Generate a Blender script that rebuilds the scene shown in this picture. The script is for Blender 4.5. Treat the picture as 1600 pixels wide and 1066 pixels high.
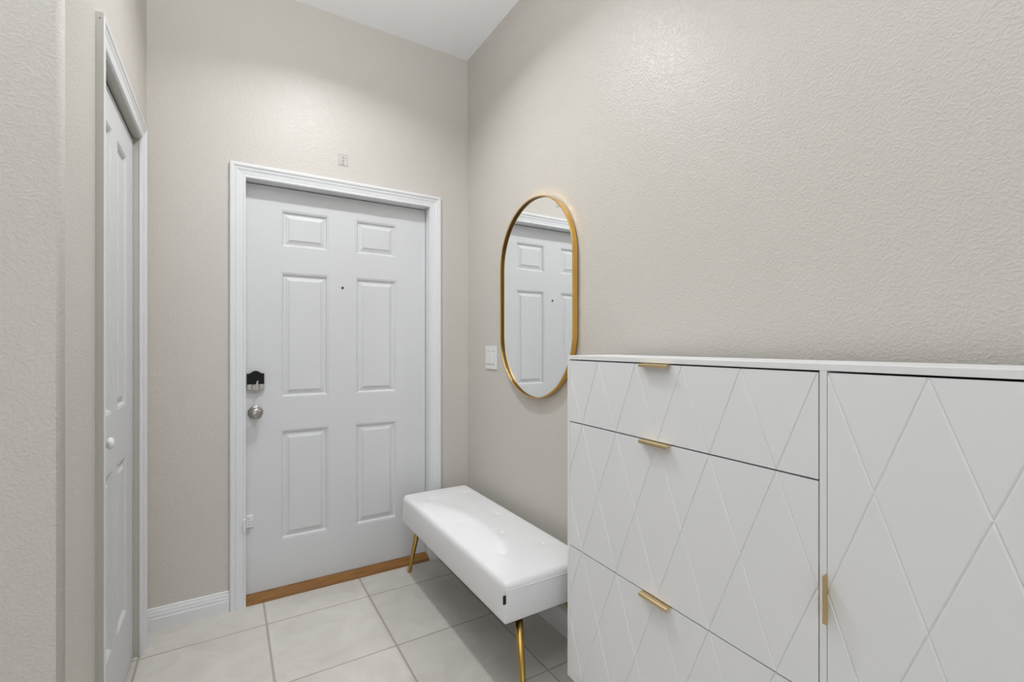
import bpy, bmesh, math, random
from mathutils import Vector, Matrix

# ------------------------------------------------------------------ set-up
for o in list(bpy.data.objects):
    bpy.data.objects.remove(o, do_unlink=True)
scene = bpy.context.scene
COL = scene.collection
PI = math.pi
random.seed(7)

# camera -------------------------------------------------------------------
cam_d = bpy.data.cameras.new('camera')
cam = bpy.data.objects.new('camera', cam_d)
COL.objects.link(cam)
cam.location = (-1.2448, -2.5641, 1.2482)
cam.rotation_euler = (PI / 2, 0, -math.radians(31.311))
cam_d.sensor_width = 36.0
cam_d.lens = 729.93 / 1600 * 36.0
cam_d.shift_y = 6.0 / 1600
cam_d.clip_start = 0.02
scene.camera = cam

# world, exposure ------------------------------------------------------------
w = bpy.data.worlds.new('world')
scene.world = w
w.use_nodes = True
w.node_tree.nodes['Background'].inputs[0].default_value = (0.75, 0.82, 0.9, 1)
w.node_tree.nodes['Background'].inputs[1].default_value = 0.15
scene.view_settings.view_transform = 'Standard'
scene.view_settings.look = 'None'
scene.view_settings.exposure = 0.0
scene.view_settings.gamma = 1.0
scene.view_settings.use_curve_mapping = False
scene.cycles.caustics_reflective = True
scene.cycles.blur_glossy = 0.0      # keeps the lamp's reflection off the mirror on the bench
scene.cycles.use_guiding = True
scene.cycles.sample_clamp_indirect = 0

# lights ---------------------------------------------------------------------
def area(name, loc, rot, size, power, color=(1, 1, 1), size_y=None, shape='DISK'):
    d = bpy.data.lights.new(name, 'AREA')
    d.shape = shape
    d.size = size
    if size_y:
        d.size_y = size_y
    d.energy = power
    d.color = color
    o = bpy.data.objects.new(name, d)
    COL.objects.link(o)
    o.location = loc
    o.rotation_euler = rot
    return o

LAMP = (-0.83, -0.79)
FAR_FILLS = ((-1.3, -3.7), (-2.7, -2.6))  # unseen ceiling lamps added to fill the room with light
area('entry_lamp_light', (LAMP[0], LAMP[1], 2.925), (0, 0, 0), 0.13, 12.2, (0.965, 0.98, 1.0)).data.spread = math.radians(140)
for (x_, y_), p_ in zip(FAR_FILLS, (3.0, 10.0)):
    area('added_far_fill', (x_, y_, 2.925), (0, 0, 0), 0.17, p_, (0.965, 0.98, 1.0))
# unseen fill light added beside the camera, aimed up at the ceiling
area('added_bounce_fill', (-1.32, -2.70, 1.80), (PI - math.radians(27), 0, 0), 0.30, 30.0, (0.965, 0.98, 1.0)).data.spread = math.radians(110)
# fill light for the added, unseen window behind the camera
area('added_window_fill', (-1.85, -4.93, 1.35), (PI / 2, 0, 0), 2.2, 2.0, (0.95, 0.98, 1.0), 1.5, 'RECTANGLE')

# ------------------------------------------------------------------ materials
def nodes_of(name):
    m = bpy.data.materials.new(name)
    m.use_nodes = True
    nt = m.node_tree
    return m, nt, nt.nodes['Principled BSDF']

def simple(name, col, rough=0.5, metal=0.0, spec=0.5, coat=0.0, var=0.0, vscale=6.0, bump=0.0, bscale=200.0):
    m, nt, b = nodes_of(name)
    b.inputs['Roughness'].default_value = rough
    b.inputs['Metallic'].default_value = metal
    b.inputs['Specular IOR Level'].default_value = spec
    b.inputs['Coat Weight'].default_value = coat
    tc = nt.nodes.new('ShaderNodeTexCoord')
    n = nt.nodes.new('ShaderNodeTexNoise')
    n.inputs['Scale'].default_value = vscale
    n.inputs['Detail'].default_value = 4
    nt.links.new(tc.outputs['Object'], n.inputs['Vector'])
    mx = nt.nodes.new('ShaderNodeMix')
    mx.data_type = 'RGBA'
    c2 = tuple(max(0, c * (1 - var)) for c in col)
    mx.inputs[6].default_value = (*col, 1)
    mx.inputs[7].default_value = (*c2, 1)
    nt.links.new(n.outputs['Fac'], mx.inputs[0])
    nt.links.new(mx.outputs[2], b.inputs['Base Color'])
    if bump > 0:
        n2 = nt.nodes.new('ShaderNodeTexNoise')
        n2.inputs['Scale'].default_value = bscale
        nt.links.new(tc.outputs['Object'], n2.inputs['Vector'])
        bp = nt.nodes.new('ShaderNodeBump')
        bp.inputs['Strength'].default_value = 1.0
        bp.inputs['Distance'].default_value = bump
        nt.links.new(n2.outputs['Fac'], bp.inputs['Height'])
        nt.links.new(bp.outputs['Normal'], b.inputs['Normal'])
    return m

def wall_material(name='greige_wall_paint', rough=0.37, spec=0.5):
    """satin greige paint over an orange-peel texture"""
    m, nt, b = nodes_of(name)
    b.inputs['Roughness'].default_value = rough
    b.inputs['Specular IOR Level'].default_value = spec
    tc = nt.nodes.new('ShaderNodeTexCoord')
    big = nt.nodes.new('ShaderNodeTexNoise')
    big.inputs['Scale'].default_value = 1.3
    big.inputs['Detail'].default_value = 3
    nt.links.new(tc.outputs['Object'], big.inputs['Vector'])
    mx = nt.nodes.new('ShaderNodeMix')
    mx.data_type = 'RGBA'
    mx.inputs[6].default_value = (0.605, 0.572, 0.523, 1)
    mx.inputs[7].default_value = (0.585, 0.552, 0.504, 1)
    nt.links.new(big.outputs['Fac'], mx.inputs[0])
    nt.links.new(mx.outputs[2], b.inputs['Base Color'])
    # orange peel: blobs stretched a little and warped
    warp = nt.nodes.new('ShaderNodeTexNoise')
    warp.inputs['Scale'].default_value = 30
    warp.inputs['Detail'].default_value = 2
    nt.links.new(tc.outputs['Object'], warp.inputs['Vector'])
    add = nt.nodes.new('ShaderNodeMixRGB')
    add.blend_type = 'LINEAR_LIGHT'
    add.inputs[0].default_value = 0.012
    nt.links.new(tc.outputs['Object'], add.inputs[1])
    nt.links.new(warp.outputs['Color'], add.inputs[2])
    n1 = nt.nodes.new('ShaderNodeTexNoise')
    n1.inputs['Scale'].default_value = 150
    n1.inputs['Detail'].default_value = 2.5
    n1.inputs['Roughness'].default_value = 0.45
    nt.links.new(add.outputs[0], n1.inputs['Vector'])
    r = nt.nodes.new('ShaderNodeValToRGB')
    r.color_ramp.elements[0].position = 0.42
    r.color_ramp.elements[1].position = 0.72
    nt.links.new(n1.outputs['Fac'], r.inputs[0])
    bp = nt.nodes.new('ShaderNodeBump')
    bp.inputs['Strength'].default_value = 0.8
    bp.inputs['Distance'].default_value = 0.0008
    nt.links.new(r.outputs[0], bp.inputs['Height'])
    nt.links.new(bp.outputs['Normal'], b.inputs['Normal'])
    return m

def tile_material():
    m, nt, b = nodes_of('beige_ceramic_tile')
    b.inputs['Roughness'].default_value = 0.42
    b.inputs['Specular IOR Level'].default_value = 0.4
    tc = nt.nodes.new('ShaderNodeTexCoord')
    oi = nt.nodes.new('ShaderNodeObjectInfo')
    vm = nt.nodes.new('ShaderNodeVectorMath')
    vm.operation = 'ADD'
    nt.links.new(tc.outputs['Object'], vm.inputs[0])
    sc = nt.nodes.new('ShaderNodeVectorMath')
    sc.operation = 'SCALE'
    sc.inputs[0].default_value = (13.0, 7.0, 3.0)
    nt.links.new(oi.outputs['Random'], sc.inputs['Scale'])
    nt.links.new(sc.outputs[0], vm.inputs[1])
    n = nt.nodes.new('ShaderNodeTexNoise')
    n.inputs['Scale'].default_value = 5.5
    n.inputs['Detail'].default_value = 7
    n.inputs['Roughness'].default_value = 0.62
    n.inputs['Distortion'].default_value = 0.8
    nt.links.new(vm.outputs[0], n.inputs['Vector'])
    r = nt.nodes.new('ShaderNodeValToRGB')
    r.color_ramp.elements[0].position = 0.33
    r.color_ramp.elements[0].color = (0.515, 0.485, 0.443, 1)
    r.color_ramp.elements[1].position = 0.68
    r.color_ramp.elements[1].color = (0.605, 0.578, 0.535, 1)
    nt.links.new(n.outputs['Fac'], r.inputs[0])
    nt.links.new(r.outputs[0], b.inputs['Base Color'])
    bp = nt.nodes.new('ShaderNodeBump')
    bp.inputs['Strength'].default_value = 0.3
    bp.inputs['Distance'].default_value = 0.0006
    nt.links.new(n.outputs['Fac'], bp.inputs['Height'])
    nt.links.new(bp.outputs['Normal'], b.inputs['Normal'])
    return m

def wood_material():
    m, nt, b = nodes_of('stained_oak')
    b.inputs['Roughness'].default_value = 0.38
    tc = nt.nodes.new('ShaderNodeTexCoord')
    mp = nt.nodes.new('ShaderNodeMapping')
    mp.inputs['Scale'].default_value = (3, 60, 60)
    nt.links.new(tc.outputs['Object'], mp.inputs['Vector'])
    n = nt.nodes.new('ShaderNodeTexNoise')
    n.inputs['Scale'].default_value = 3
    n.inputs['Detail'].default_value = 6
    nt.links.new(mp.outputs[0], n.inputs['Vector'])
    r = nt.nodes.new('ShaderNodeValToRGB')
    r.color_ramp.elements[0].position = 0.3
    r.color_ramp.elements[0].color = (0.17, 0.070, 0.013, 1)
    r.color_ramp.elements[1].position = 0.7
    r.color_ramp.elements[1].color = (0.32, 0.150, 0.034, 1)
    nt.links.new(n.outputs['Fac'], r.inputs[0])
    nt.links.new(r.outputs[0], b.inputs['Base Color'])
    return m

def emit(name, col, s):
    m, nt, b = nodes_of(name)
    b.inputs['Base Color'].default_value = (*col, 1)
    b.inputs['Emission Color'].default_value = (*col, 1)
    b.inputs['Emission Strength'].default_value = s
    return m

M = dict(
    wall=wall_material(),
    bead=wall_material('greige_corner_bead_paint', 0.8, 0.15),
    ceiling=simple('white_ceiling_paint', (0.89, 0.895, 0.905), 0.8, var=0.02, bump=0.0006, bscale=120),
    jamb=simple('greige_trim_paint', (0.50, 0.48, 0.44), 0.5, var=0.06, vscale=9),
    trim=simple('white_gloss_trim', (0.74, 0.745, 0.755), 0.35, var=0.02),
    door=simple('white_door_paint', (0.655, 0.66, 0.665), 0.5, var=0.02, vscale=3),
    grout=simple('grey_beige_grout', (0.40, 0.37, 0.32), 0.9, var=0.2, vscale=14),
    tile=tile_material(),
    wood=wood_material(),
    cabinet=simple('white_cabinet_lacquer', (0.76, 0.76, 0.765), 0.42, var=0.01),
    cabinet_edge=simple('white_cabinet_edge', (0.76, 0.76, 0.755), 0.4, var=0.01),
    leather=simple('white_faux_leather', (0.76, 0.76, 0.765), 0.38, var=0.015, bump=0.00025, bscale=900),
    brass=simple('satin_brass', (0.66, 0.52, 0.30), 0.38, metal=1.0, var=0.05),
    gold_frame=simple('brushed_gold_frame', (0.74, 0.46, 0.13), 0.30, metal=1.0, var=0.05, vscale=3),
    gold_leg=simple('brushed_gold_leg', (0.52, 0.34, 0.10), 0.30, metal=1.0, var=0.08),
    nickel=simple('satin_nickel', (0.40, 0.375, 0.34), 0.28, metal=1.0, var=0.05),
    black=simple('black_gloss_plastic', (0.006, 0.006, 0.007), 0.35, spec=0.2),
    black_matt=simple('black_matt', (0.012, 0.011, 0.010), 0.7),
    liner=simple('dark_brown_lip', (0.10, 0.055, 0.012), 0.4, metal=0.6),
    tag=simple('black_woven_tag', (0.015, 0.015, 0.015), 0.8),
    mirror=simple('mirror_glass', (0.93, 0.94, 0.94), 0.0, metal=1.0),
    plastic=simple('white_plastic', (0.76, 0.76, 0.76), 0.3),
    plastic_grey=simple('grey_plastic_line', (0.35, 0.35, 0.35), 0.5),
    ink=simple('faded_grey_ink', (0.27, 0.26, 0.25), 0.8),
    paper=simple('faded_backing_paper', (0.575, 0.56, 0.525), 0.7, var=0.03, vscale=60),
    lamp=emit('lamp_diffuser', (1.0, 0.97, 0.93), 6.0),
    fill_pane=emit('glowing_fill_pane', (0.85, 0.93, 1.0), 1.5),
)

# ------------------------------------------------------------------ helpers
def new_obj(name, bm, mat, parent=None, smooth=False, loc=None):
    me = bpy.data.meshes.new(name)
    bmesh.ops.recalc_face_normals(bm, faces=bm.faces[:])
    bm.to_mesh(me)
    bm.free()
    if mat:
        me.materials.append(mat)
    if smooth:
        for p in me.polygons:
            p.use_smooth = True
    o = bpy.data.objects.new(name, me)
    COL.objects.link(o)
    if parent:
        o.parent = parent
    if loc:
        o.location = loc
    return o

def tag(o, label=None, cat=None, group=None, kind=None):
    if label: o['label'] = label
    if cat: o['category'] = cat
    if group: o['group'] = group
    if kind: o['kind'] = kind
    return o

def empty(name, loc=(0, 0, 0), rz=0.0):
    o = bpy.data.objects.new(name, None)
    o.empty_display_size = 0.1
    COL.objects.link(o)
    o.location = loc
    o.rotation_euler = (0, 0, rz)
    return o

def struct(name, bm, mat, label, smooth=False):
    return tag(new_obj(name, bm, mat, None, smooth), label, None, None, 'structure')

def add_box(bm, a, b, bevel=0.0, seg=1):
    x0, x1 = sorted((a[0], b[0])); y0, y1 = sorted((a[1], b[1])); z0, z1 = sorted((a[2], b[2]))
    r = bmesh.ops.create_cube(bm, size=1.0)
    vs = r['verts']
    for v in vs:
        v.co = Vector(((x0 + x1) / 2 + v.co.x * (x1 - x0), (y0 + y1) / 2 + v.co.y * (y1 - y0), (z0 + z1) / 2 + v.co.z * (z1 - z0)))
    if bevel > 0:
        es = list({e for v in vs for e in v.link_edges})
        bmesh.ops.bevel(bm, geom=es, offset=bevel, segments=seg, affect='EDGES', profile=0.5)

def box(a, b, bevel=0.0, seg=1):
    bm = bmesh.new()
    add_box(bm, a, b, bevel, seg)
    return bm

def add_loops(bm, loops, cap0=True, cap1=True, closed=True):
    """skin between successive rings of points"""
    rings = [[bm.verts.new(p) for p in lp] for lp in loops]
    n = len(rings[0])
    rng = range(n) if closed else range(n - 1)
    for a, b in zip(rings[:-1], rings[1:]):
        for i in rng:
            j = (i + 1) % n
            bm.faces.new((a[i], a[j], b[j], b[i]))
    if cap0: bm.faces.new(rings[0][::-1])
    if cap1: bm.faces.new(rings[-1])
    return rings

def add_lathe(bm, prof, origin, axis, n=32):
    """prof = [(radius, distance along axis)]"""
    axis = Vector(axis).normalized()
    up = Vector((0, 0, 1)) if abs(axis.z) < 0.9 else Vector((1, 0, 0))
    u = axis.cross(up).normalized(); v = axis.cross(u).normalized()
    o = Vector(origin)
    loops = []
    for r, d in prof:
        r = max(r, 1e-5)
        loops.append([o + axis * d + (u * math.cos(2 * PI * k / n) + v * math.sin(2 * PI * k / n)) * r for k in range(n)])
    add_loops(bm, loops)

def add_tube(bm, pts, r, n=8):
    pts = [Vector(p) for p in pts]
    loops = []
    for i, p in enumerate(pts):
        d = (pts[min(i + 1, len(pts) - 1)] - pts[max(i - 1, 0)]).normalized()
        up = Vector((0, 0, 1)) if abs(d.z) < 0.9 else Vector((1, 0, 0))
        u = d.cross(up).normalized(); v = d.cross(u).normalized()
        loops.append([p + (u * math.cos(2 * PI * k / n) + v * math.sin(2 * PI * k / n)) * r for k in range(n)])
    add_loops(bm, loops)

def add_extrude(bm, prof, p0, p1, out, up=(0, 0, 1)):
    """profile (d outward, h upward) swept straight from p0 to p1"""
    out = Vector(out); up = Vector(up)
    loops = []
    for p in (Vector(p0), Vector(p1)):
        loops.append([p + out * d + up * h for d, h in prof])
    add_loops(bm, loops)

# ------------------------------------------------------------------ room
H = 2.974           # ceiling height
XL = -1.547         # closet wall plane
XF, YF = -3.7, -5.0 # far sides of the living space
YC = -1.203         # plane of the wall that turns away from the closet corner
T = 0.12

# floor slab (grout) and tiles
floor = struct('floor', box((XF - T, YF - T, -0.10), (T, T + 0.06, -0.0014)), M['grout'], 'floor of large square beige tiles with grey-beige grout')
PX, PY = 0.452, 0.446
GX, GY = -0.193, -0.2116
gap = 0.0080
def cuts(start, pitch, lo, hi):
    c = start
    while c > lo: c -= pitch
    r = []
    while c < hi:
        r.append((max(c, lo), min(c + pitch, hi)))
        c += pitch
    return [q for q in r if q[1] - q[0] > 0.02]
tile_mesh = {}
for (x0, x1) in cuts(GX, PX, XF, -0.001):
    for (y0, y1) in cuts(GY, PY, YF, -0.001):
        cx, cy = (x0 + x1) / 2, (y0 + y1) / 2
        if cy > YC and x1 < -1.62:      # under the wall beside the closet
            continue
        sx, sy = x1 - x0 - gap, y1 - y0 - gap
        key = (round(sx, 3), round(sy, 3))
        if key not in tile_mesh:
            o = new_obj('tile', box((-sx / 2, -sy / 2, -0.008), (sx / 2, sy / 2, 0.0), 0.0012, 1), M['tile'], floor)
            tile_mesh[key] = o.data
        else:
            o = bpy.data.objects.new('tile', tile_mesh[key])
            COL.objects.link(o)
            o.parent = floor
        o.location = (cx, cy, random.uniform(-0.0003, 0.0002))

# ceiling
struct('ceiling', box((XF - T, YF - T, H), (T, T, H + 0.1)), M['ceiling'], 'flat white painted ceiling')

# back wall with the entrance opening
OX0, OX1, OZ = -1.190, -0.229, 2.063
bm = bmesh.new()
add_box(bm, (-1.72, 0, 0), (OX0, T, H))
add_box(bm, (OX1, 0, 0), (T, T, H))
add_box(bm, (OX0, 0, OZ), (OX1, T, H))
struct('wall_back', bm, M['wall'], 'greige textured wall around the white entrance door')
# right wall
struct('wall_right', box((0, YF, 0), (T, 0, H)), M['wall'], 'long greige textured wall behind the mirror, bench and cabinet')
# closet wall with its rounded outer corner
CY0, CY1, CZ = -0.868, -0.172, 2.090
R = 0.012
def arc_corner():
    """plan outline of the closet wall end and the wall turning left from it"""
    pts = []
    for k in range(9):
        a = k / 8 * PI / 2
        pts.append((XL - R + R * math.cos(a), YC + R - R * math.sin(a)))
    return pts
plan = [(XL, CY0)] + arc_corner() + [(XF, YC), (XF, YC + T), (XL - T, YC + T), (XL - T, CY0)]
bm = bmesh.new()
add_loops(bm, [[(x, y, 0) for x, y in plan], [(x, y, H) for x, y in plan]])
add_box(bm, (XL - T, CY1, 0), (XL, 0, H))
add_box(bm, (XL - T, CY0, CZ), (XL, CY1, H))
wl = struct('wall_left', bm, M['wall'], 'greige closet wall with rounded outer corner at the left')
wl.data.materials.append(M['bead'])
for p in wl.data.polygons:
    n = p.normal
    if abs(n.z) < 0.1 and 0.02 < abs(n.x) < 0.999 and 0.02 < abs(n.y) < 0.9999:
        p.use_smooth = True
        p.material_index = 1
# closet interior shell and the unseen sides of the living space
bm = bmesh.new()
add_box(bm, (-2.32, YC + T, 0), (-2.22, T, H))
add_box(bm, (-2.32, 0, 0), (-1.72, T, H))
struct('wall_closet', bm, M['wall'], 'inner walls of the closed closet')
struct('wall_far_left', box((XF - T, YF, 0), (XF, YC + T, H)), M['wall'], 'far left wall of the living space')
bm = bmesh.new()
add_box(bm, (XF, YF - T, 0), (-3.0, YF, H))
add_box(bm, (-0.7, YF - T, 0), (T, YF, H))
add_box(bm, (-3.0, YF - T, 0), (-0.7, YF, 0.55))
add_box(bm, (-3.0, YF - T, 2.15), (-0.7, YF, H))
struct('wall_front', bm, M['wall'], 'wall behind the viewer with an opening for the added window')
win = empty('added_window_1', (-1.85, YF, 0.55))  # window added out of view to bring in fill light
tag(win, 'wide white framed window added unseen behind the viewer as fill light', None, None, 'structure')
bm = bmesh.new()
for x in (-1.15, -0.02, 1.11):
    add_box(bm, (x, -0.08, 0), (x + 0.04, -0.03, 1.6))
for z in (0, 1.56):
    add_box(bm, (-1.15, -0.08, z), (1.15, -0.03, z + 0.04))
new_obj('added_window_frame', bm, M['trim'], win)
new_obj('pane', box((-1.15, -0.062, 0), (1.15, -0.055, 1.6)), M['fill_pane'], win)  # glowing sheet in the added window

# baseboards
BP = [(0, 0), (0.0145, 0), (0.0145, 0.050), (0.0125, 0.056), (0.0125, 0.066), (0.0105, 0.070), (0.0095, 0.080), (0.006, 0.087), (0.006, 0.092), (0.003, 0.0955), (0, 0.0955)]
bm = bmesh.new()
add_extrude(bm, BP, (XL, 0, 0), (-1.2385, 0, 0), (0, -1, 0))
add_extrude(bm, BP, (-0.1775, 0, 0), (0, 0, 0), (0, -1, 0))
struct('baseboard_back', bm, M['trim'], 'white moulded baseboard on the entrance wall')
bm = bmesh.new()
add_extrude(bm, BP, (0, 0, 0), (0, YF, 0), (-1, 0, 0))
struct('baseboard_right', bm, M['trim'], 'white moulded baseboard along the right wall behind the bench')
bm = bmesh.new()
add_extrude(bm, BP, (XL, -0.922, 0), (XL, YC + R, 0), (1, 0, 0))
add_extrude(bm, BP, (XL - R, YC, 0), (XF, YC, 0), (0, -1, 0))
loops = []
for k in range(9):
    a = k / 8 * PI / 2
    c = Vector((XL - R, YC + R, 0)); d = Vector((math.cos(a), -math.sin(a), 0))
    loops.append([c + d * (R + q) + Vector((0, 0, h)) for q, h in BP])
add_loops(bm, loops)
struct('baseboard_left', bm, M['trim'], 'white moulded baseboard round the left corner')

# door casings ---------------------------------------------------------------
CP = [(0, 0), (0, 0.008), (0.003, 0.0105), (0.009, 0.011), (0.012, 0.0085), (0.015, 0.0095), (0.030, 0.0115), (0.038, 0.0150),
      (0.041, 0.0155), (0.0435, 0.0125), (0.047, 0.0145), (0.052, 0.0180), (0.060, 0.0185), (0.0645, 0.0170), (0.066, 0.013), (0.066, 0)]
def casing(bm, u0, u1, ztop, fn):
    """mitred casing round an opening u0..u1, fn(u, proud, z) -> point"""
    lps = []
    for (u, sgn, z, corner) in ((u0, -1, 0, 0), (u0, -1, ztop, 1), (u1, 1, ztop, 1), (u1, 1, 0, 0)):
        lps.append([fn(u + sgn * t, v, z + (t if corner else 0)) for t, v in CP])
    add_loops(bm, lps)
bm = bmesh.new()
casing(bm, -1.1715, -0.2445, 2.0445, lambda u, v, z: (u, -v, z))
struct('trim_1', bm, M['trim'], 'white moulded casing around the entrance door')
bm = bmesh.new()
add_box(bm, (OX0, -0.0015, 0), (-1.1725, T, 2.0455))
add_box(bm, (-0.2465, -0.0015, 0), (OX1, T, 2.0455))
add_box(bm, (OX0, -0.0015, 2.0455), (OX1, T, OZ))
struct('trim_2', bm, M['trim'], 'white jamb lining of the entrance door')
bm = bmesh.new()
casing(bm, -0.852, -0.192, 2.078, lambda u, v, z: (XL + v, u, z))
t3 = struct('trim_3', bm, M['trim'], 'white moulded casing around the closet door')
bm = bmesh.new()
add_box(bm, (XL - T, CY0, 0), (XL + 0.0015, -0.850, 2.073))
add_box(bm, (XL - T, -0.190, 0), (XL + 0.0015, CY1, 2.073))
add_box(bm, (XL - T, CY0, 2.073), (XL + 0.0015, CY1, CZ))
struct('trim_4', bm, M['jamb'], 'greige painted jamb lining of the closet door')
# unpainted outer edge of the near casing leg, greige
ed = new_obj('casing_edge', box((XL, -0.9196, 0), (XL + 0.0168, -0.9180, 2.142)), M['jamb'], t3)
tag(ed, 'greige painted outer edge of the casing')
bm = bmesh.new()
add_lathe(bm, [(0.0016, 0.0), (0.0016, 0.0004)], (XL + 0.009, -0.9196, 2.125), (0, -1, 0), 10)
new_obj('nail_hole', bm, M['black_matt'], t3)

# panelled doors -------------------------------------------------------------
STK = [(0.0, 0.0), (0.0012, -0.0022), (0.0035, -0.0016), (0.0070, -0.0022), (0.0130, -0.0110), (0.0205, -0.0110), (0.0375, -0.0052), (0.0400, -0.0022), (0.044, -0.0022)]
def panelled(root, us, zs, holes, thick, fn, mat, stick=1.0):
    """slab = grid of rails and stiles with true holes; each panel its own mesh.
    us, zs = grid lines; holes = set of (i,j) cells. fn(u, v, z): v outward from the face"""
    bm = bmesh.new()
    for i in range(len(us) - 1):
        for j in range(len(zs) - 1):
            if (i, j) in holes: continue
            q = [fn(us[i], 0, zs[j]), fn(us[i + 1], 0, zs[j]), fn(us[i + 1], 0, zs[j + 1]), fn(us[i], 0, zs[j + 1])]
            bm.faces.new([bm.verts.new(p) for p in q])
    bmesh.ops.remove_doubles(bm, verts=bm.verts[:], dist=1e-5)
    ext = bmesh.ops.extrude_face_region(bm, geom=bm.faces[:])
    d = Vector(fn(0, -thick, 0)) - Vector(fn(0, 0, 0))
    for v in [g for g in ext['geom'] if isinstance(g, bmesh.types.BMVert)]:
        v.co += d
    new_obj('door_slab', bm, mat, root)
    for (i, j) in sorted(holes):
        u0, u1, z0, z1 = us[i], us[i + 1], zs[j], zs[j + 1]
        bm = bmesh.new()
        lps = [[fn(u0, -thick, z0), fn(u1, -thick, z0), fn(u1, -thick, z1), fn(u0, -thick, z1)]]
        for t, v in STK:
            t *= stick
            lps.append([fn(u0 + t, v, z0 + t), fn(u1 - t, v, z0 + t), fn(u1 - t, v, z1 - t), fn(u0 + t, v, z1 - t)])
        add_loops(bm, lps)
        new_obj('door_panel', bm, mat, root)

DY = 0.060
d1 = empty('door_1', (-0.71, DY, 0))
tag(d1, 'white six-panel entrance door', None, None, 'structure')
fn1 = lambda u, v, z: (u + 0.71, -v, z)
panelled(d1, [-1.1695, -1.016, -0.788, -0.648, -0.422, -0.2495], [0.026, 0.262, 0.815, 0.980, 1.6145, 1.744, 1.931, 2.0405],
         {(1, 1), (3, 1), (1, 3), (3, 3), (1, 5), (3, 5)}, 0.044, fn1, M['door'])
bm = bmesh.new()
add_lathe(bm, [(0.0075, 0), (0.0075, 0.002), (0.0055, 0.003), (0.0045, 0.003)], (-0.7175 + 0.71, 0, 1.555), (0, -1, 0), 20)
pe = new_obj('peephole', bm, M['nickel'], d1, True)
bm = bmesh.new()
add_lathe(bm, [(0.0046, 0.0032), (0.0046, 0.0036), (0.002, 0.0042)], (-0.7175 + 0.71, 0, 1.555), (0, -1, 0), 20)
new_obj('peephole_lens', bm, M['black'], pe)
# deadbolt: arched plate, black above, nickel below, thumb turn
def plate_outline(w, z0, z1, arch, n=10):
    """shouldered plate with arched top and bottom"""
    pts = []
    sh = w * 0.66
    pts += [(-w, z0 + arch), ]
    for k in range(n + 1):
        a = k / n
        x = -sh + 2 * sh * a
        pts.append((x, z0 + arch * (1 - math.sin(PI * a)) * 0.9))
    pts += [(w, z0 + arch)]
    pts += [(w, z1 - arch)]
    for k in range(n + 1):
        a = k / n
        x = sh - 2 * sh * a
        pts.append((x, z1 - arch * (1 - math.sin(PI * a)) * 0.9))
    pts += [(-w, z1 - arch)]
    return pts
def clip_z(pts, zc, above):
    out = []
    n = len(pts)
    for i in range(n):
        a, b = pts[i], pts[(i + 1) % n]
        ina = (a[1] >= zc) == above; inb = (b[1] >= zc) == above
        if ina: out.append(a)
        if ina != inb:
            t = (zc - a[1]) / (b[1] - a[1])
            out.append((a[0] + (b[0] - a[0]) * t, zc))
    return out
LX = -1.1285 + 0.71
lock = new_obj('deadbolt', (lambda b: (add_loops(b, [[(LX + x * k, -v, 1.067 + z * k) for x, z in clip_z(plate_outline(0.0375, -0.053, 0.054, 0.014), -0.012, False)]
               for k, v in ((1, 0.0), (1, 0.014), (0.95, 0.018))]), b)[1])(bmesh.new()), M['nickel'], d1)
lk2 = new_obj('keypad_cover', (lambda b: (add_loops(b, [[(LX + x * k, -v, 1.067 + z * k) for x, z in clip_z(plate_outline(0.0375, -0.053, 0.054, 0.014), -0.012, True)]
               for k, v in ((1, 0.0), (1, 0.020), (0.95, 0.024))]), b)[1])(bmesh.new()), M['black'], lock)
tag(lk2, 'glossy black upper half of the deadbolt')
bm = bmesh.new()
add_lathe(bm, [(0.019, 0.018), (0.019, 0.021), (0.015, 0.024)], (LX, 0, 1.040), (0, -1, 0), 28)
new_obj('turn_rose', bm, M['nickel'], lock)
bm = bmesh.new()
add_loops(bm, [[(LX + 0.002 + dx * s - 0.0 + tt * 0.16, -y, 1.038 + tt) for dx, y in ((-0.004, 0.024), (0.004, 0.024), (0.0035, 0.024 + 0.016), (-0.0035, 0.024 + 0.016))]
               for tt, s in ((-0.012, 0.7), (-0.002, 1.3), (0.018, 1.3), (0.034, 0.9))])
new_obj('thumb_turn', bm, M['nickel'], lock)
# knob
bm = bmesh.new()
add_lathe(bm, [(0.0335, 0), (0.0335, 0.004), (0.030, 0.008), (0.015, 0.010), (0.012, 0.014), (0.012, 0.026), (0.018, 0.031), (0.0265, 0.037),
               (0.0285, 0.045), (0.0275, 0.053), (0.0225, 0.059), (0.012, 0.062), (0.0, 0.0625)], (-1.1285 + 0.71, 0, 0.9155), (0, -1, 0), 40)
kn = new_obj('door_knob', bm, M['nickel'], d1, True)
bm = bmesh.new()
add_box(bm, (-1.1285 + 0.71 - 0.0015, -0.066, 0.908), (-1.1285 + 0.71 + 0.0015, -0.060, 0.923), 0.0006)
new_obj('turn_button', bm, M['nickel'], kn)

# threshold
bm = bmesh.new()
add_loops(bm, [[(x, y, z) for y, z in ((-0.006, 0.0003), (-0.006, 0.006), (-0.001, 0.0075), (0.0, 0.0115), (0.012, 0.0135), (0.050, 0.0245), (0.118, 0.0245), (0.118, 0.0003))] for x in (-1.1718, -0.2472)])
struct('trim_5', bm, M['wood'], 'orange-brown wooden threshold under the entrance door')

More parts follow.
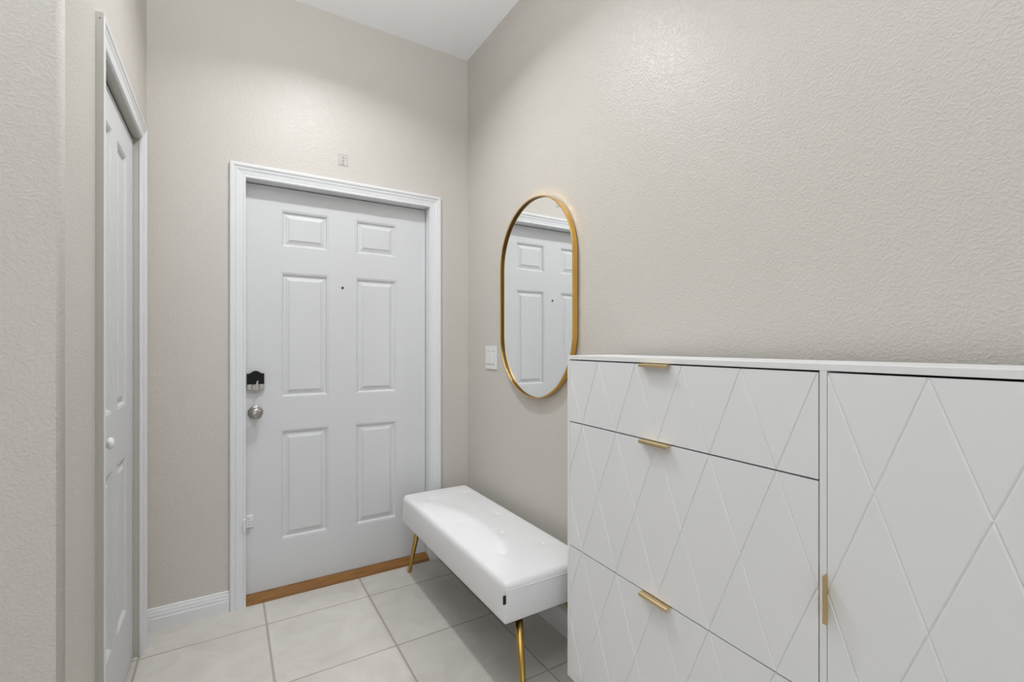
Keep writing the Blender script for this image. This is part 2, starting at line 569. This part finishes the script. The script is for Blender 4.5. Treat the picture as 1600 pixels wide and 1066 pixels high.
# closet door
DX = -1.568
d2 = empty('door_2', (DX, -0.52, 0))
tag(d2, 'white narrow panelled closet door', None, None, 'structure')
fn2 = lambda u, v, z: (v, u + 0.52, z)
panelled(d2, [-0.8475, -0.752, -0.588, -0.495, -0.329, -0.1935], [0.012, 0.255, 0.838, 1.027, 1.948, 2.062],
         {(1, 1), (3, 1), (1, 3), (3, 3)}, 0.034, fn2, M['door'], 0.95)
new_obj('dark_track_gap', box((-0.030, -0.3265, 2.0622), (-0.0012, 0.3265, 2.0729)), M['black_matt'], d2)  # black strip standing in for the shade in the track gap
bm = bmesh.new()
add_lathe(bm, [(0.009, 0), (0.0085, 0.004), (0.0065, 0.008), (0.0065, 0.018), (0.010, 0.023), (0.0155, 0.027), (0.0175, 0.032), (0.0155, 0.037), (0.009, 0.040), (0, 0.041)],
          (0, -0.80 + 0.52, 0.962), (1, 0, 0), 28)
new_obj('closet_knob', bm, M['plastic'], d2, True)

# ------------------------------------------------------------------ contact sensor beside the door edge
cs = empty('contact_sensor', (-1.153, DY, 0.385))
tag(cs, 'small white contact sensor low on the entrance door edge', 'sensor')
new_obj('sensor_body', box((-0.016, -0.013, -0.029), (0.014, -0.0001, 0.029), 0.002, 2), M['plastic'], cs)
bm = bmesh.new()
for a, b in (((-0.007, 0.0), (0.011, 0.0015)), ((-0.007, -0.016), (0.011, -0.0145)), ((-0.007, -0.016), (-0.0055, 0.0015)), ((0.0095, -0.016), (0.011, 0.0015))):
    add_box(bm, (a[0], -0.0134, a[1]), (b[0], -0.0128, b[1]))
new_obj('battery_cover_outline', bm, M['plastic_grey'], cs)
bm = bmesh.new()
add_lathe(bm, [(0.002, 0.0128), (0.002, 0.0135)], (-0.004, 0, 0.014), (0, -1, 0), 12)
new_obj('indicator', bm, M['plastic_grey'], cs)
mg = empty('sensor_magnet', (-1.1775, -0.0105, 0.392))
tag(mg, 'slim white sensor magnet on the door casing, left of the sensor', 'sensor')
new_obj('magnet_case', box((-0.0055, -0.011, -0.030), (0.0055, 0.0008, 0.030), 0.002, 2), M['plastic'], mg)
new_obj('magnet_cap', box((-0.004, -0.0125, -0.026), (0.004, -0.0105, 0.026), 0.0008), M['plastic'], mg)

# ------------------------------------------------------------------ ghost sticker above the door
st = empty('wall_sticker', (-0.7265, 0, 2.2205))
tag(st, 'small faded square sticker with grey marks high above the entrance door', 'sticker')
new_obj('backing', box((-0.023, -0.0010, -0.030), (0.023, -0.0002, 0.030)), M['paper'], st)
bm = bmesh.new()
def line2(bm, x0, z0, x1, z1, t=0.0012):
    add_box(bm, (min(x0, x1) - t / 2, -0.0014, min(z0, z1) - t / 2), (max(x0, x1) + t / 2, -0.0009, max(z0, z1) + t / 2))
for s in ((-.022, -.029, .022, -.029), (-.022, .029, .022, .029), (-.022, -.029, -.022, .029), (.022, -.029, .022, .029), (-.018, -.0245, .018, -.0245)):
    line2(bm, *s)
line2(bm, 0, -0.021, 0, 0.021, 0.0022)
line2(bm, -0.007, 0.014, 0.009, 0.014, 0.002); line2(bm, 0.006, 0.010, 0.011, 0.010, 0.002)
line2(bm, -0.010, -0.019, 0.006, -0.019, 0.0022); line2(bm, -0.009, -0.016, -0.009, 0.005, 0.001); line2(bm, -0.002, -0.004, 0.004, -0.004, 0.003)
new_obj('printed_marks', bm, M['ink'], st)

# ------------------------------------------------------------------ light switch
sw = empty('light_switch', (0, -0.303, 1.178))
tag(sw, 'white double light switch plate on the wall left of the mirror', 'light switch')
new_obj('cover_plate', box((-0.0065, -0.0640, -0.0640), (-0.0002, 0.0640, 0.0640), 0.002, 2), M['plastic'], sw)
for yy in (0.0235, -0.0235):
    bm = bmesh.new()
    add_loops(bm, [[(x, yy + s * 0.0160, z) for x, z in ((-0.006, -0.034), (-0.0065, 0.034), (-0.0085, 0.034), (-0.0125, -0.030), (-0.0115, -0.034))] for s in (-1, 1)])
    new_obj('rocker', bm, M['plastic'], sw)
    bm = bmesh.new()
    add_box(bm, (-0.0069, yy - 0.0175, -0.0365), (-0.0062, yy + 0.0175, 0.0365))
    new_obj('rocker_recess', bm, M['plastic_grey'], sw)

# ------------------------------------------------------------------ mirror
MW, MH = 0.604, 0.938
mir = empty('wall_mirror', (0, -0.750, 1.467))
tag(mir, 'tall pill-shaped wall mirror with a slim brushed gold frame', 'mirror')
def pill(w, h, n=40):
    r = w / 2; s = h / 2 - r; pts = []
    for k in range(n + 1):
        a = PI * k / n
        pts.append((r * math.cos(a), s + r * math.sin(a)))
    for k in range(n + 1):
        a = PI + PI * k / n
        pts.append((r * math.cos(a), -s + r * math.sin(a)))
    return pts
def pill_loop(inset, x):
    return [(x, y, z) for y, z in pill(MW - 2 * inset, MH - 2 * inset)]
bm = bmesh.new()
prof = [(0.0, -0.007), (0.0, -0.0310), (0.0008, -0.0320), (0.0042, -0.0320), (0.005, -0.0312), (0.005, -0.0290), (0.0035, -0.0290), (0.0035, -0.007)]
rings = [[bm.verts.new(p) for p in pill_loop(i, x)] for i, x in prof]
n_ = len(rings[0])
for a, b in zip(rings, rings[1:] + rings[:1]):
    for i in range(n_):
        j = (i + 1) % n_
        bm.faces.new((a[i], a[j], b[j], b[i]))
new_obj('frame', bm, M['gold_frame'], mir, False)
bm = bmesh.new()
prof = [(0.0036, -0.0286), (0.0049, -0.0286), (0.0049, -0.0186), (0.0036, -0.0186)]
rings = [[bm.verts.new(p) for p in pill_loop(i, x)] for i, x in prof]
for a, b in zip(rings, rings[1:] + rings[:1]):
    for i in range(n_):
        j = (i + 1) % n_
        bm.faces.new((a[i], a[j], b[j], b[i]))
tag(new_obj('inner_liner', bm, M['liner'], mir), 'dark brown inner lip of the frame')  # inner side coloured dark brown, unlike the gold front
bm = bmesh.new()
add_loops(bm, [pill_loop(0.0051, -0.0185), pill_loop(0.0051, -0.0190)])
new_obj('mirror_glass', bm, M['mirror'], mir)
bm = bmesh.new()
add_loops(bm, [pill_loop(0.006, -0.0002), pill_loop(0.004, -0.0068)])
new_obj('backing', bm, M['black_matt'], mir)

# ------------------------------------------------------------------ tufted bench
BX0, BX1, BY0, BY1 = -0.446, -0.066, -1.205, -0.115
BZ0, BZ1 = 0.300, 0.443
bcx, bcy = (BX0 + BX1) / 2, (BY0 + BY1) / 2
bench = empty('bench', (bcx, bcy, 0))
tag(bench, 'white tufted faux-leather bench on gold legs below the mirror', 'bench')
hx, hy, hz = (BX1 - BX0) / 2, (BY1 - BY0) / 2, (BZ1 - BZ0) / 2
buttons = [(-0.343, -0.265), (-0.145, -0.265), (-0.245, -0.460), (-0.343, -0.645), (-0.150, -0.635), (-0.248, -0.835), (-0.343, -1.010), (-0.155, -1.015)]
buttons = [(x - bcx, y - bcy) for x, y in buttons]
def coords(h, r, n_in):
    c = []
    for k in range(5): c.append(-h + r * (1 - math.cos(k / 4 * PI / 2)))
    for k in range(1, n_in): c.append(-h + r + (2 * h - 2 * r) * k / n_in)
    for k in range(5): c.append(h - r * (1 - math.sin(k / 4 * PI / 2)) if k else h - r)
    return c
cxs, cys, czs = coords(hx, 0.024, 60), coords(hy, 0.024, 170), coords(hz, 0.024, 8)
def soften(p):
    x, y, z = p
    # corner radius: generous above, tight below
    r = 0.022 if z > 0 else 0.008
    q = Vector((max(-hx + r, min(hx - r, x)), max(-hy + r, min(hy - r, y)), max(-hz + r, min(hz - r, z))))
    d = Vector(p) - q
    if d.length > 1e-7:
        q = q + d.normalized() * r
        if z == -hz and abs(x) < hx - r and abs(y) < hy - r: pass
    x2, y2, z2 = q
    tz = (z2 + hz) / (2 * hz)
    fx, fy = abs(x2) / hx, abs(y2) / hy
    # pillow: sides bulge slightly, wider below the shoulders
    bul = 0.004 * math.sin(PI * min(1, max(0, tz)))
    ex = (1 - fy ** 8); ey = (1 - fx ** 8)
    x2 += math.copysign(bul * ex * (fx > 0.9), x2) if fx > 0.9 else 0
    y2 += math.copysign(bul * 1.6 * ey, y2) if fy > 0.97 else 0
    if tz > 0.75:
        dome = 0.007 * (1 - fx ** 3) * (1 - fy ** 10)
        z2 += dome * (tz - 0.75) * 4
        for bx, by in buttons:
            dd = (x2 - bx) ** 2 + (y2 - by) ** 2
            if dd < 0.02:
                z2 -= 0.0048 * math.exp(-dd / 0.00009) + 0.0030 * math.exp(-dd / 0.0018)
        # soft pulled creases running between neighbouring tufts
        for i in range(len(buttons)):
            for j in range(i + 1, len(buttons)):
                ax, ay = buttons[i]; bx, by = buttons[j]
                L = math.hypot(bx - ax, by - ay)
                if L > 0.235 or L < 0.15: continue
                t = ((x2 - ax) * (bx - ax) + (y2 - ay) * (by - ay)) / L / L
                if t < 0 or t > 1: continue
                dist = abs((x2 - ax) * (by - ay) - (y2 - ay) * (bx - ax)) / L
                fall = max(0.0, abs(t - 0.5) * 2 - 0.15)
                z2 -= 0.0020 * fall * math.exp(-(dist / 0.006) ** 2)
    return Vector((x2, y2, z2))
bm = bmesh.new()
def grid_face(us, vs, fn):
    g = [[bm.verts.new(fn(u, v)) for v in vs] for u in us]
    for i in range(len(us) - 1):
        for j in range(len(vs) - 1):
            bm.faces.new((g[i][j], g[i + 1][j], g[i + 1][j + 1], g[i][j + 1]))
grid_face(cxs, cys, lambda u, v: soften((u, v, hz)))
grid_face([-hx, -hx * .5, 0, hx * .5, hx][:], [-hy, 0, hy], lambda u, v: Vector((u * 0.97, v * 0.99, -hz + 0.001)))
for s in (-1, 1):
    grid_face(czs, cys, lambda u, v, s=s: soften((s * hx, v, u)))
    grid_face(cxs, czs, lambda u, v, s=s: soften((u, s * hy, v)))
bmesh.ops.remove_doubles(bm, verts=bm.verts[:], dist=2e-5)
seat = new_obj('seat', bm, M['leather'], bench, True, (0, 0, (BZ0 + BZ1) / 2))
# seam down the near corner, stitched seam under the near top edge
bm = bmesh.new()
add_tube(bm, [(-hx + 0.0035, -hy + 0.0015, z) for z in (0.305, 0.32, 0.35, 0.38, 0.40, 0.415)], 0.0016, 8)
add_tube(bm, [(x, -hy - 0.0045 + 0.006 * (abs(x) / hx) ** 6, 0.4155) for x in [(-hx + 0.012) + k * (2 * hx - 0.024) / 20 for k in range(21)]], 0.0012, 6)
new_obj('seam', bm, M['leather'], bench)
bm = bmesh.new()
add_box(bm, (-hx - 0.008, -hy - 0.0015, 0.372), (-hx + 0.004, -hy + 0.0005, 0.402), 0.0004)
tg = new_obj('fabric_tag', bm, M['tag'], bench)
tag(tg, 'small black fabric tag in the corner seam')
# frame under the seat and the four splayed legs
new_obj('base_board', box((-hx + 0.018, -hy + 0.018, 0.290), (hx - 0.018, hy - 0.018, 0.304)), M['black_matt'], bench)
for sx in (-1, 1):
    for sy in (-1, 1):
        foot = Vector((sx * 0.148, sy * (hy + 0.038), 0.0))
        if sx < 0: foot.x = -0.135
        top = Vector((sx * 0.110, sy * (hy - 0.042), 0.294))
        bm = bmesh.new()
        ax = (top - foot)
        L = ax.length
        add_lathe(bm, [(0.0085, 0.006), (0.0095, 0.012), (0.0150, L)], foot, ax, 20)
        lg = new_obj('leg', bm, M['gold_leg'], bench, True)
        bm = bmesh.new()
        add_lathe(bm, [(0.0100, 0.0), (0.0110, 0.002), (0.0105, 0.008), (0.0090, 0.010)], foot, (0, 0, 1), 20)
        new_obj('foot_cap', bm, M['gold_leg'], lg, True)

# ------------------------------------------------------------------ shoe cabinet
CA = math.radians(1.85)
cab = empty('shoe_cabinet', (-0.25, -1.294, 0), 0)
# local frame: x = along the front (s), y = outward from the front, z up
cab.matrix_world = Matrix(((-math.sin(CA), -math.cos(CA), 0, -0.25), (-math.cos(CA), math.sin(CA), 0, -1.294), (0, 0, 1, 0), (0, 0, 0, 1)))
tag(cab, 'large white shoe cabinet with diamond-grooved fronts and brass tab handles', 'cabinet')
CW, CD, CZ0, CZ1 = 1.2935, 0.212, 0.117, 1.2125
TT = 0.0125
bm = bmesh.new()
add_box(bm, (-0.0008, 0.0, CZ1 - 0.0135), (CW + 0.0008, -CD, CZ1), 0.0006)      # top
new_obj('top_panel', bm, M['cabinet_edge'], cab)
new_obj('bottom_panel', box((0, 0, CZ0), (CW, -CD, CZ0 + 0.0195), 0.0006), M['cabinet_edge'], cab)
for s0, s1 in ((0.0, TT), (0.8117, 0.8247), (CW - TT, CW)):
    new_obj('side_panel' if s0 != 0.8117 else 'divider', box((s0, -0.0003, CZ0 + 0.0195), (s1, -CD, CZ1 - 0.0135), 0.0006), M['cabinet_edge'], cab)
new_obj('back_panel', box((TT, -CD, CZ0 + 0.0195), (CW - TT, -CD + 0.004, CZ1 - 0.0135)), M['black_matt'], cab)
new_obj('cabinet_shelf', box((0.8250, -0.022, 0.66), (CW - TT - 0.0003, -CD + 0.005, 0.675)), M['cabinet'], cab)

def grooved_front(s0, s1, z0, z1, lines, thick=0.016, gw=0.0026, gd=0.0021, front=0.0):
    """front slab with real V grooves; lines = [(s at z=1.195, slope ds/dz)]"""
    bm = bmesh.new()
    vs = [bm.verts.new((s, front, z)) for s, z in ((s0, z0), (s1, z0), (s1, z1), (s0, z1))]
    bm.faces.new(vs)
    act = []
    for sa, k in lines:
        nrm = Vector((1, 0, -k)).normalized()
        p = Vector((sa, front, 1.195))
        cs_ = [nrm.dot(Vector((s, front, z)) - p) for s, z in ((s0, z0), (s1, z0), (s1, z1), (s0, z1))]
        if min(cs_) > -gw or max(cs_) < gw: continue
        act.append((p, nrm))
        for off in (-gw, 0.0, gw):
            bmesh.ops.bisect_plane(bm, geom=bm.verts[:] + bm.edges[:] + bm.faces[:], plane_co=p + nrm * off, plane_no=nrm, dist=1e-6)
    for v in bm.verts:
        for p, nrm in act:
            if abs(nrm.dot(v.co - p)) < 1e-5:
                v.co.y = front - gd
                break
    # slab sides and back
    be = [e for e in bm.edges if e.is_boundary]
    ext = bmesh.ops.extrude_edge_only(bm, edges=be)
    nv = [g for g in ext['geom'] if isinstance(g, bmesh.types.BMVert)]
    for v in nv:
        v.co.y = front - thick
    bmesh.ops.contextual_create(bm, geom=[e for e in bm.edges if e.is_boundary])
    return bm

K = 0.389
dl = []
for k in range(-8, 9):
    dl.append((0.1616 * k, K)); dl.append((0.1616 * k, -K))
drawers = [(0.9898, 1.1952), (0.5698, 0.9860), (0.1395, 0.5660)]
for (za, zb) in drawers:
    dr = new_obj('drawer', grooved_front(0.0142, 0.8096, za, zb, dl), M['cabinet'], cab)
    bm = bmesh.new()
    s0, s1 = 0.352, 0.4515
    add_loops(bm, [[(s, y, z) for y, z in ((-0.012, zb + 0.0002), (-0.012, zb + 0.0017), (0.0150, zb + 0.0017), (0.0172, zb + 0.0006), (0.0180, zb - 0.0016), (0.0180, zb - 0.0075), (0.0165, zb - 0.0075), (0.0165, zb - 0.0018), (0.0150, zb + 0.0002))] for s in (s0, s1)])
    new_obj('handle', bm, M['brass'], dr)
dd = []
for k in range(-8, 12):
    dd.append((0.8262 + 0.1503 * k, 0.363)); dd.append((0.8262 + 0.1503 * k, -0.363))
door = new_obj('cabinet_door', grooved_front(0.8262, CW - TT - 0.0016, 0.1395, 1.1952, dd), M['cabinet'], cab)
bm = bmesh.new()
s = 0.8262
add_loops(bm, [[(x, y, z) for x, y in ((s - 0.0002, -0.012), (s - 0.0013, -0.012), (s - 0.0013, 0.0150), (s - 0.0006, 0.0172), (s + 0.0016, 0.0180), (s + 0.0075, 0.0180), (s + 0.0075, 0.0165), (s + 0.0018, 0.0165), (s - 0.0002, 0.0150))] for z in (0.7265, 0.8150)])
new_obj('handle', bm, M['brass'], door)
for s in (0.10, 0.80, CW - 0.10):
    for y in (-0.045, -CD + 0.035):
        bm = bmesh.new()
        add_lathe(bm, [(0.009, 0), (0.010, 0.003), (0.017, CZ0 + 0.0005)], (s, y, 0), (0, 0, 1), 18)
        new_obj('leg', bm, M['gold_leg'], cab, True)

# ------------------------------------------------------------------ ceiling lamps (out of frame; the far ones are added as fill)
def lamp(x, y, label, first=[None]):
    if first[0] is None:
        r = empty('ceiling_lamp', (x, y, H))
        bm = bmesh.new()
        add_lathe(bm, [(0.115, 0.0), (0.115, 0.012), (0.105, 0.020), (0.092, 0.020), (0.090, 0.0)], (0, 0, 0), (0, 0, -1), 40)
        new_obj('trim_ring', bm, M['trim'], r, True)
        bm = bmesh.new()
        add_lathe(bm, [(0.091, 0.002), (0.091, 0.018), (0.06, 0.024), (0.0, 0.027)], (0, 0, 0), (0, 0, -1), 40)
        new_obj('diffuser', bm, M['lamp'], r, True)
        first[0] = r
    else:
        r = first[0].copy(); COL.objects.link(r); r.location = (x, y, H)
        for ch in first[0].children:
            c = ch.copy(); COL.objects.link(c); c.parent = r
    tag(r, label, 'ceiling light', 'flush ceiling lights')
    return r
lamp(*LAMP, 'white round ceiling light over the entry')
lamp(*FAR_FILLS[0], 'added round ceiling fill light, unseen behind the viewer')
lamp(*FAR_FILLS[1], 'added round ceiling fill light, unseen at the left')
